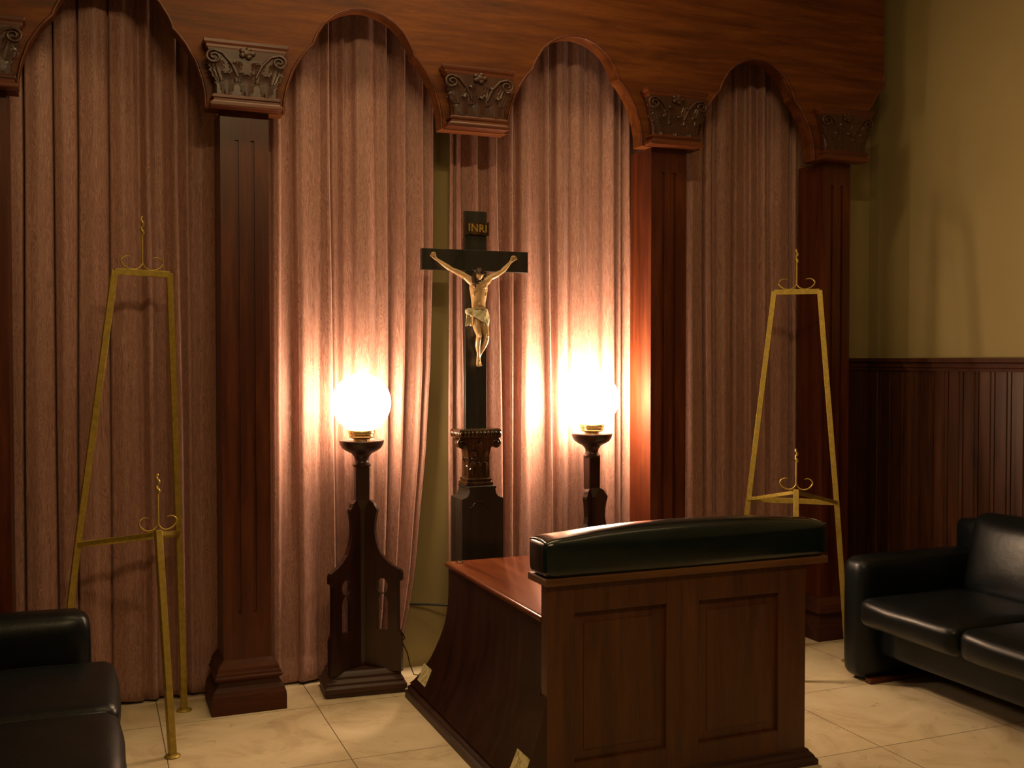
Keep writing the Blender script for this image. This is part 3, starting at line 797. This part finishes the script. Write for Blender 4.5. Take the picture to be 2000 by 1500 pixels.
for s in (-1, 1):
    e = MB(); e.sphere((s*0.0075, -0.0205, 0.0008), (0.0034,0.0022,0.0022), 10, 7); extra.append(([hm @ Vector(p) for p in e.v], e.f))
    e = MB(); e.sphere((s*0.0205, 0.002, -0.001), (0.003,0.005,0.007), 10, 7); extra.append(([hm @ Vector(p) for p in e.v], e.f))
# modelling of the torso: pectorals, ribs' edge, belly, knees
for px, py, rx, rz, dd in ((655,748,30,20,0.031),(712,750,30,20,0.031),(640,812,18,26,0.022),(730,812,18,26,0.022),(687,905,26,24,0.022),(676,1168,15,17,0.040),(738,1170,15,17,0.042)):
    e = MB(); e.sphere(tuple(F(px, py, dd)), (rx*U, 0.0085, rz*U), 14, 9); extra.append((e.v, e.f))
fig = remeshed(extra, 0.0016, 3)
fig_o = fig.build('crucified_figure', SKIN, cr, world=True, smooth=180)
fig_o['label'] = 'painted plaster figure with arms stretched out and head bowed'
def sub(name, m, mat, **k):
    return m.build(name, mat, fig_o, world=True, **k)
# hair with beard and long locks, and the twisted crown
hr = MB(); hr.sphere((0,0.004,0.006), (0.0245,0.0265,0.0285), 24, 16)
hairp = []
keep = [Vector(p) for p in hr.v]
for i, p in enumerate(keep):
    if p.y < -0.012 and p.z < 0.014: p.y = -0.010 + (p.y+0.012)*0.1
    keep[i] = p + noise.noise_vector(p*160)*0.0016
hairp.append(([hm @ p for p in keep], hr.f))
for k in range(9):
    a = k/8
    st = hm @ Vector((-0.020+0.004*a, -0.010+0.024*a, 0.002))
    t = MB(); t.tube([st, F(628-6*a, 668, 0.038-0.012*a), F(634-8*a+3*math.sin(k*2), 715, 0.040-0.012*a), F(640-4*a+4*math.sin(k*3), 758+10*math.sin(k*1.7), 0.042-0.012*a)], [0.005,0.0058,0.0048,0.0018], 7)
    hairp.append((t.v, t.f))
for k in range(5):
    a = k/4
    st = hm @ Vector((0.020, -0.004+0.018*a, 0.0))
    t = MB(); t.tube([st, F(706+4*a, 672, 0.036-0.012*a), F(706+6*a, 702+6*math.sin(k*2), 0.036-0.014*a)], [0.0045,0.0046,0.0018], 7); hairp.append((t.v, t.f))
b_ = MB(); b_.sphere((0,-0.0155,-0.024), (0.0125,0.010,0.0095), 14, 9); hairp.append(([hm @ Vector(p) for p in b_.v], b_.f))
for s in (-1,1):
    b_ = MB(); b_.sphere((s*0.0125,-0.011,-0.016), (0.005,0.008,0.011), 10, 7); hairp.append(([hm @ Vector(p) for p in b_.v], b_.f))
sub('hair', remeshed(hairp, 0.0013, 1), HAIR, smooth=180)
cw = MB()
for ph in (0, 2.1, 4.2):
    cw.tube([hm @ Vector((0.0265*cos(a), 0.0285*sin(a)+0.003, 0.0155+0.003*math.sin(7*a+ph))) for a in [2*pi*i/60 for i in range(60)]], 0.0016, 5, closed=True)
for i in range(16):
    a = 2*pi*i/16; p = Vector((0.027*cos(a), 0.029*sin(a)+0.003, 0.0155))
    cw.tube([hm @ p, hm @ (p*1.22 + Vector((0,0,0.003*math.sin(i*2.3))))], [0.0012,0.0002], 5)
sub('thorn_crown', cw, HAIR, smooth=60)
# loincloth: wrapped drape with folds, side knot and hanging tail
lc = MB(); nu, nv = 56, 26; vs = []; fs = []
for j in range(nv+1):
    v = j/nv
    for i in range(nu):
        a = 2*pi*i/nu
        low = 1046 + 44*math.cos(a)
        cy = 938 + (low-938)*v
        rx = 62 + 12*math.sin(pi*min(1, v*0.8)) ; rx *= 1.06 if v < 0.9 else 1.0
        fold = 2.6*math.sin(a*7 + v*7.5) + 1.6*math.sin(a*13 - v*9)
        fr = -math.sin(a)
        p = F(692 + (rx+fold)*math.cos(a) , cy, 0.008)
        p.y += -fr*(48+fold)*U*1.0 - (0.008*v if fr > 0 else 0)
        vs.append(p)
for j in range(nv):
    for i in range(nu): fs.append((j*nu+i, j*nu+(i+1)%nu, (j+1)*nu+(i+1)%nu, (j+1)*nu+i))
lc.add(vs, fs)
lco = sub('loincloth', lc, CLOTH, smooth=180)
sm = lco.modifiers.new('t', 'SOLIDIFY'); sm.thickness = 0.003; sm.offset = 0
kt = MB(); kt.pillow(-0.5,0.5,-0.5,0.5,-0.5,0.5,0.5,n=8)
kp = [F(590+p[0]*54, 965-p[2]*62, 0.022+(-p[1])*0.026)+noise.noise_vector(Vector(p)*3)*0.003 for p in kt.v]
tail = []; tf = []
for j in range(15):
    v = j/14
    for i in range(13):
        u = i/12
        cx = 588 + (u-0.5)*(24+36*v) + 6*v
        q = F(cx, 985 + 100*v + 6*math.sin(u*9), 0.020 + 0.004*math.sin(u*14+v*2))
        tail.append(q)
for j in range(14):
    for i in range(12): a = j*13+i; tf.append((a, a+1, a+14, a+13))
n0 = len(tail); tail += [q + Vector((0,0.004,0)) for q in tail]; tf += [tuple(n0+i for i in reversed(f)) for f in tf[:]]
rim = list(range(13)) + [j*13+12 for j in range(1,15)] + [14*13+i for i in range(11,-1,-1)] + [j*13 for j in range(13,0,-1)]
for a, b in zip(rim, rim[1:]+rim[:1]): tf.append((a, b, n0+b, n0+a))
sub('knotted_end', MB().add(kp, kt.f).add(tail, tf), CLOTH, smooth=60)
sub('rope_belt', MB().tube([F(692+66*cos(a), 943, 0.008) + Vector((0, 54*U*sin(a), 0)) for a in [2*pi*i/40 for i in range(40)]], 0.0019, 6, closed=True), HAIR, smooth=180)
wd = MB(); wd.sphere(tuple(F(640, 797, 0.0325)), (0.0042,0.0022,0.0022), 10, 7)
sub('painted_wound', wd, BLOOD, smooth=180)
for p in (F(318, 497, -0.0105), F(1004, 500, -0.0105), F(690, 1385, 0.014)):
    nl = MB(); nl.sphere(tuple(p), (0.0028,0.003,0.0028), 10, 7); sub('nail_head', nl, IRON, smooth=180)

# ------------------------------------------------------------------ kneeler
kn = root('kneeler', (1.85, 3.6, 0), 'dark wooden kneeler with panelled end and padded dark green leather armrest', 'kneeler')
def K(name, m, mat, parent=None, **k): return m.build(name, mat, parent or kn, world=True, **k)
FL = [(0.066,0.93),(0.08,0.85),(0.097,0.771),(0.125,0.66),(0.156,0.55),(0.197,0.42),(0.243,0.308),(0.29,0.205),(0.337,0.118),(0.38,0.062),(0.426,0.023),(0.47,0.005),(0.52,0.0),(0.59,0.0)]
def flare_ring(f, z, yfront=3.098):
    # left, right and back sides sweep outwards towards the floor
    xl, xr, yb = 1.362-0.117*f, 2.218+0.117*f, 4.07+0.212*f
    return [(xl,yfront,z),(xr,yfront,z),(xr,yb,z),(xl,yb,z)]
vs = []; fs = []
rings_ = [flare_ring(f, z) for z, f in FL]
for r_ in rings_: vs += r_
for i in range(len(rings_)-1):
    for k in range(4): fs.append((i*4+k, i*4+(k+1)%4, (i+1)*4+(k+1)%4, (i+1)*4+k))
fs += [(3,2,1,0), tuple((len(rings_)-1)*4+k for k in range(4))]
cheek = [(1.3535, 0.066), (1.3535, 0.36)] + [(1.362-0.117*f, z) for z, f in FL[::-1] if z < 0.35]
K('body', MB().add(vs, fs).extrude(cheek, 3.054, 3.10), DARKW, smooth=30)
vs = []; fs = []
BP = [(0.011,0.0),(0.011,0.030),(0.001,0.036),(0.003,0.048),(-0.006,0.056),(-0.014,0.063),(-0.022,0.070)]
for o_, z in BP:
    xl, xr, yb = 1.250-o_, 2.330+o_, 4.279+o_
    vs += [(xl,3.056,z),(xr,3.056,z),(xr,yb,z),(xl,yb,z)]
for i in range(len(BP)-1):
    for k in range(4): fs.append((i*4+k, i*4+(k+1)%4, (i+1)*4+(k+1)%4, (i+1)*4+k))
fs += [(3,2,1,0), tuple((len(BP)-1)*4+k for k in range(4))]
K('base_moulding', MB().add(vs, fs), DARKX)
lid = MB(); LZ = [(0.0,0.588),(0.007,0.590),(0.011,0.596),(0.012,0.601),(0.011,0.606),(0.007,0.611),(0.0,0.613)]
vs = []; fs = []
for o_, z in LZ: vs += [(1.362-o_,3.098,z),(2.218+o_,3.098,z),(2.218+o_,4.072+o_,z),(1.362-o_,4.072+o_,z)]
for i in range(len(LZ)-1):
    for k in range(4): fs.append((i*4+k, i*4+(k+1)%4, (i+1)*4+(k+1)%4, (i+1)*4+k))
fs += [(3,2,1,0), tuple((len(LZ)-1)*4+k for k in range(4))]
K('lid', lid.add(vs, fs), LIDW, smooth=50)
K('metal_catch', MB().box(1.383,1.412,4.020,4.044,0.6131,0.6165).box(1.391,1.404,4.024,4.040,0.616,0.622), CHROME, bevel=0.001)
# panelled end: frame with two raised fields
fr_ = MB()
X0, X1, YF, YB, ZT = 1.354, 2.366, 3.052, 3.098, 0.718
P1_, P2_ = (1.452,1.795), (1.922,2.249)
fr_.box(X0, X1, YF+0.016, YB, 0.0, ZT)
for a, b_, z0, z1 in ((X0,P1_[0],0,ZT),(P1_[1],P2_[0],0,ZT),(P2_[1],X1,0,ZT),(P1_[0],P1_[1],0.623,ZT),(P2_[0],P2_[1],0.623,ZT),(P1_[0],P1_[1],0,0.13),(P2_[0],P2_[1],0,0.13)):
    fr_.box(a, b_, YF, YF+0.018, z0, z1)
K('end_frame', fr_, PANELW, bevel=0.0015)
for a, b_ in (P1_, P2_):
    p = MB(); z0, z1 = 0.13, 0.623; e = 0.038; y = YF+0.0155
    vs = [(a,y,z0),(b_,y,z0),(b_,y,z1),(a,y,z1),(a+e,y-0.004,z0+e),(b_-e,y-0.004,z0+e),(b_-e,y-0.004,z1-e),(a+e,y-0.004,z1-e),
          (a+e,y-0.007,z0+e),(b_-e,y-0.007,z0+e),(b_-e,y-0.007,z1-e),(a+e,y-0.007,z1-e)]
    fs = [(0,1,5,4),(1,2,6,5),(2,3,7,6),(3,0,4,7),(4,5,9,8),(5,6,10,9),(6,7,11,10),(7,4,8,11),(8,9,10,11),(3,2,1,0)]
    K('raised_panel', p.add(vs, fs), PANELW)
m = MB(); fp = [(0.0,0.0),(0.034,0.0),(0.034,0.018),(0.026,0.026),(0.022,0.034),(0.012,0.044),(0.008,0.052),(0.0,0.056)]
vs = []; fs = []
for o_, z in fp[1:]: vs += [(X0-o_*0.6,3.052-o_,z),(X1+o_,3.052-o_,z),(X1+o_,3.092,z),(X0-o_*0.6,3.092,z)]
for i in range(len(fp)-2):
    for k in range(4): fs.append((i*4+k, i*4+(k+1)%4, (i+1)*4+(k+1)%4, (i+1)*4+k))
fs += [(3,2,1,0), tuple((len(fp)-2)*4+k for k in range(4))]
K('end_foot_moulding', m.add(vs, fs), DARKX)
K('armrest_board', MB().box(1.343, 2.452, 3.036, 3.186, 0.718, 0.742), EDGEW, bevel=0.003)
cush = MB().pillow(1.344, 2.452, 3.036, 3.186, 0.742, 0.864, 0.024, (0.004,0.004,0.034), 26, 0.0016, 3)
cu_o = K('armrest_cushion', cush, LEATHERG, smooth=180)
for x in (1.349, 2.447):
    pts = []
    for k in range(17):
        t = k/16
        pts.append((x, 3.045+0.132*t, 0.8545 + 0.008*math.sin(pi*t) + 0.0010*math.sin(k*2.4)))
    MB().tube(pts, 0.0035, 7).build('cushion_piping', LEATHERG, cu_o, world=True, smooth=180)
def flare_x(z):
    for (z0, f0), (z1, f1) in zip(FL[:-1], FL[1:]):
        if z0 <= z <= z1: return 1.362-0.117*(f0+(f1-f0)*(z-z0)/(z1-z0))
    return 1.26
for ya, yb in ((4.205,4.10),(3.165,3.058)):
    s = MB(); vs = []; fs = []
    zs_ = [0.094+0.0675*i/6 for i in range(7)]
    for dx in (0.0022, 0.0010):
        for z in zs_:
            sh = 0.022*(0.1615-z)/0.0675 if ya > 4 else 0.0
            vs += [(flare_x(z)-dx, ya+0.0, z+dx*0.5), (flare_x(z)-dx, yb, z+dx*0.5)]
    for i in range(6):
        fs += [(2*i,2*i+1,2*i+3,2*i+2), (14+2*i+2,14+2*i+3,14+2*i+1,14+2*i), (2*i,2*i+2,14+2*i+2,14+2*i), (2*i+1,14+2*i+1,14+2*i+3,2*i+3)]
    fs += [(0,14,15,1),(12,13,27,26)]
    o = K('paper_sticker', s.add(vs, fs), STICK); o['label'] = 'small cream paper sticker'

# ------------------------------------------------------------------ easels
def finial(m, base, ztip, s=1.0):
    bx, by, bz = base; h = ztip - bz
    m.tube([(bx,by,bz),(bx,by,bz+h*0.62)], 0.0042*s, 8)
    pts = []; rr = []
    for k in range(25):
        t = k/24; pts.append((bx+0.0035*math.sin(t*4.2*pi), by+0.0035*math.cos(t*4.2*pi), bz+h*(0.60+0.40*t)))
        rr.append(0.0035+0.0042*abs(math.sin(t*pi*2.5))**1.2*(1-0.5*t) if t < 0.97 else 0.001)
    m.tube(pts, rr, 9)
def hooks(m, base, wdir, up, w=0.082, h=0.052):
    for s in (-1, 1):
        pts = []
        for k in range(26):
            t = k/25
            if t < 0.3:
                q = t/0.3; u = 0.030*q*q; z = 0.034*(1-q)**1.4
            else:
                q = (t-0.3)/0.7; a = -pi/2 + q*pi*1.18
                u = 0.030+0.026*0 + 0.026*cos(a)*1.0 + 0.02*min(1, q*2); z = 0.026+0.026*sin(a)
            pts.append(Vector(base) + Vector(wdir)*(s*u*w/0.082*1.15) + Vector((0,0,up+z)))
        m.tube(pts, [0.0034]*18+[0.0034-0.0025*(i/8) for i in range(8)], 8)
def easel(label, TL, TR, SL, SR, FL, FR, AP, FF, tip_top, tip_ap, hooktop, ends):
    TL, TR, SL, SR, FL, FR, AP, FF = map(Vector, (TL, TR, SL, SR, FL, FR, AP, FF))
    base = (FL+FR+FF)/3; base.z = 0
    r = root('floor_easel', base, label, 'easel', 'gold metal floor easels')
    wd_ = (TR-TL).normalized(); nrm = Vector((wd_.y, -wd_.x, 0)).normalized()
    def B(name, m, par=None, **k): return m.build(name, BRASS, par or r, world=True, **k)
    T = 0.025
    for a, s, f in ((TL, SL, FL), (TR, SR, FR)):
        m = MB(); m.bar(a+Vector((0,0,0.005)), s, T, 0.014, side=wd_); m.bar(s, f, T, 0.014, side=wd_)
        B('rear_leg', m, bevel=0.001)
        ft = MB(); ft.lathe([(0.028,0.0),(0.029,0.004),(0.024,0.008),(0.012,0.010)], (f.x, f.y, 0), 20); ft.v = [(f.x+(x-f.x)*1.1, y, z) for x, y, z in ft.v]
        B('foot_plate', ft, smooth=40)
    m = MB(); m.bar(TL, TR, 0.014, T, side=nrm); B('top_bar', m, bevel=0.001)
    m = MB(); m.bar(SL, SR, 0.014, T, side=nrm); B('shelf_bar', m, bevel=0.001)
    for s in (SL, SR):
        m = MB(); m.bar(s, AP-Vector((0,0,0.012)), 0.016, 0.016, up=(0,0,1)); B('shelf_arm', m, bevel=0.001)
    m = MB(); m.bar(AP, FF, T, T, side=wd_); B('front_leg', m, bevel=0.0015)
    ft = MB(); ft.lathe([(0.027,0.0),(0.029,0.004),(0.024,0.008),(0.012,0.010)], (FF.x, FF.y, 0), 20); B('foot_plate', ft, smooth=40)
    mt = (TL+TR)/2
    m = MB(); finial(m, (mt.x, mt.y, mt.z+0.03), tip_top); hooks(m, (mt.x, mt.y, mt.z), wd_, 0.012); B('top_scroll', m, smooth=60)
    m = MB(); finial(m, (AP.x, AP.y, AP.z+0.02), tip_ap); hooks(m, (AP.x, AP.y, AP.z), wd_, 0.0, 0.070); B('holder_scroll', m, smooth=60)
easel('gold metal tripod easel at left, between the black sofa and a pilaster',
      (0.092,4.35,1.788), (0.300,4.423,1.787), (-0.050,4.35,0.732), (0.332,4.48,0.732), (-0.140,4.295,0.0), (0.347,4.462,0.0),
      (0.233,4.150,0.800), (0.266,3.958,0.0), 2.013, 1.015, 0, 0)
easel('gold metal tripod easel at right, behind the kneeler and beside the right sofa',
      (3.1315,4.300,1.776), (3.298,4.164,1.777), (3.005,4.322,0.757), (3.326,4.061,0.757), (2.935,4.37,0.0), (3.35,4.00,0.0),
      (3.032,3.985,0.842), (2.93,3.84,0.0), 1.985, 1.032, 0, 0)

# ------------------------------------------------------------------ sofas (three seats)
def sofa(loc, rz, label):
    """local: front faces -x, length along y from 0 (near end) to -L; back at +x"""
    r = root('leather_sofa', loc, label, 'sofa', 'black leather sofas', rz)
    L = 2.10; aw = 0.155; gap = 0.05; D = 0.90
    for y0 in (0.0, -(L-aw)):
        a = MB(); a.pillow(0.095, D-0.04, y0-aw, y0, 0.010, 0.556, 0.055, (0.006,0.012,0.006), 12, 0.0012, 1)
        a.build('arm', LEATHER, r, smooth=180)
        s = MB(); ys = (y0-aw-0.014, y0-aw+0.02) if y0 == 0 else (y0-0.02, y0+0.014)
        s.box(0.13, 0.60, ys[0], ys[1], 0.0, 0.022)
        s.build('wooden_skid', MAHOG_X, r)
    n = 3; w = (L-2*aw-2*gap)/n
    for k in range(n):
        y1 = -aw - gap - k*w; y0 = y1 - w
        c_ = MB(); c_.pillow(0.015, 0.70, y0+0.004, y1-0.004, 0.285, 0.408, 0.04, (0.012,0.0,0.016), 14, 0.003, k+2)
        so = c_.build('seat_cushion', LEATHER, r, smooth=180)
        b = MB(); b.pillow(-0.085, 0.085, y0+0.006, y1-0.006, -0.20, 0.20, 0.06, (0.03,0.0,0.01), 14, 0.003, k+7)
        b.xf(Matrix.Translation((0.70, 0, 0.545)) @ Matrix.Rotation(radians(13), 4, 'Y'))
        b.build('back_cushion', LEATHER, r, smooth=180)
    f = MB(); f.pillow(0.17, D-0.05, -L+aw-0.02, -aw+0.02, 0.13, 0.290, 0.02, (0,0,0), 8); f.build('seat_frame', LEATHER, r, smooth=180)
    f = MB(); f.pillow(D-0.15, D-0.01, -L+0.01, -0.01, 0.05, 0.70, 0.05, (0,0,0.0), 10); f.build('back_frame', LEATHER, r, smooth=180)
    return r
sofa((3.075, 3.845, 0), 0.0, 'black leather three-seat sofa against the panelled right wall')
# the left sofa faces it: turned half round, its far arm near the easel
sofa((0.085, 1.985, 0), pi, 'black leather three-seat sofa at the left edge, in front of the left easel')

# ------------------------------------------------------------------ cable
cb_ = MB()
cb_.tube([(1.18,4.690,0.30),(1.30,4.688,0.303),(1.385,4.684,0.3005),(1.46,4.66,0.298),(1.53,4.62,0.297),(1.60,4.58,0.296),(1.72,4.56,0.30),(1.9,4.56,0.29)], 0.0055, 8)
tag(cb_.build('cable', IRON, smooth=60), 'black cable stretched across the cream wall behind the kneeler', 'cable')

# ------------------------------------------------------------------ lights
def area(name, loc, target, size, energy, col, size_y=None):
    l = bpy.data.lights.new(name, 'AREA'); l.energy = energy; l.color = col; l.size = size
    l.shape = 'DISK'
    o = bpy.data.objects.new(name, l); o.location = loc
    o.rotation_euler = (Vector(target)-Vector(loc)).to_track_quat('-Z', 'Y').to_euler()
    COL.objects.link(o); return o
WARM = (1.0, 0.70, 0.34)
def strip_light(loc, target, length, width, energy, col):
    l = bpy.data.lights.new('ceiling_or_fill_light', 'AREA'); l.energy = energy; l.color = col; l.shape = 'RECTANGLE'
    l.size = length; l.size_y = width
    o = bpy.data.objects.new('ceiling_or_fill_light', l); o.location = loc
    d = (Vector(target)-Vector(loc)).normalized(); x = Vector((1,0,0)); z = -d; y = z.cross(x).normalized(); x = y.cross(z)
    o.matrix_world = Matrix.Translation(loc) @ Matrix((x, y, z)).transposed().to_4x4()
    COL.objects.link(o)
strip_light((1.3, 3.66, 3.60), (1.35, 3.8, 0.0), 1.8, 0.22, 17.0, WARM)
strip_light((2.9, 2.2, 3.60), (2.9, 2.4, 0.0), 1.2, 0.10, 2.5, WARM)  # added fill to brighten the right sofa area, not a known ceiling lamp
strip_light((0.7, 0.9, 3.55), (0.7, 4.4, 0.9), 1.2, 0.08, 29.0, WARM)

w = bpy.data.worlds.new('world'); scene.world = w; w.use_nodes = True
w.node_tree.nodes['Background'].inputs[0].default_value = (0.02, 0.014, 0.008, 1)
w.node_tree.nodes['Background'].inputs[1].default_value = 0.3

# ------------------------------------------------------------------ camera
cam = bpy.data.cameras.new('camera'); cam.sensor_width = 36.0; cam.sensor_fit = 'HORIZONTAL'
cam.lens = 36.0*2040/2000
co = bpy.data.objects.new('camera', cam); COL.objects.link(co)
yaw = radians(22.0); pit = radians(1.4)
F_ = Vector((sin(yaw)*cos(pit), cos(yaw)*cos(pit), -sin(pit)))
co.location = (0, 0, 1.45); co.rotation_euler = F_.to_track_quat('-Z', 'Y').to_euler()
scene.camera = co
cam.clip_start = 0.05
vs_ = scene.view_settings
vs_.view_transform = 'Standard'; vs_.look = 'None'; vs_.exposure = 0.0; vs_.gamma = 1.0; vs_.use_curve_mapping = False
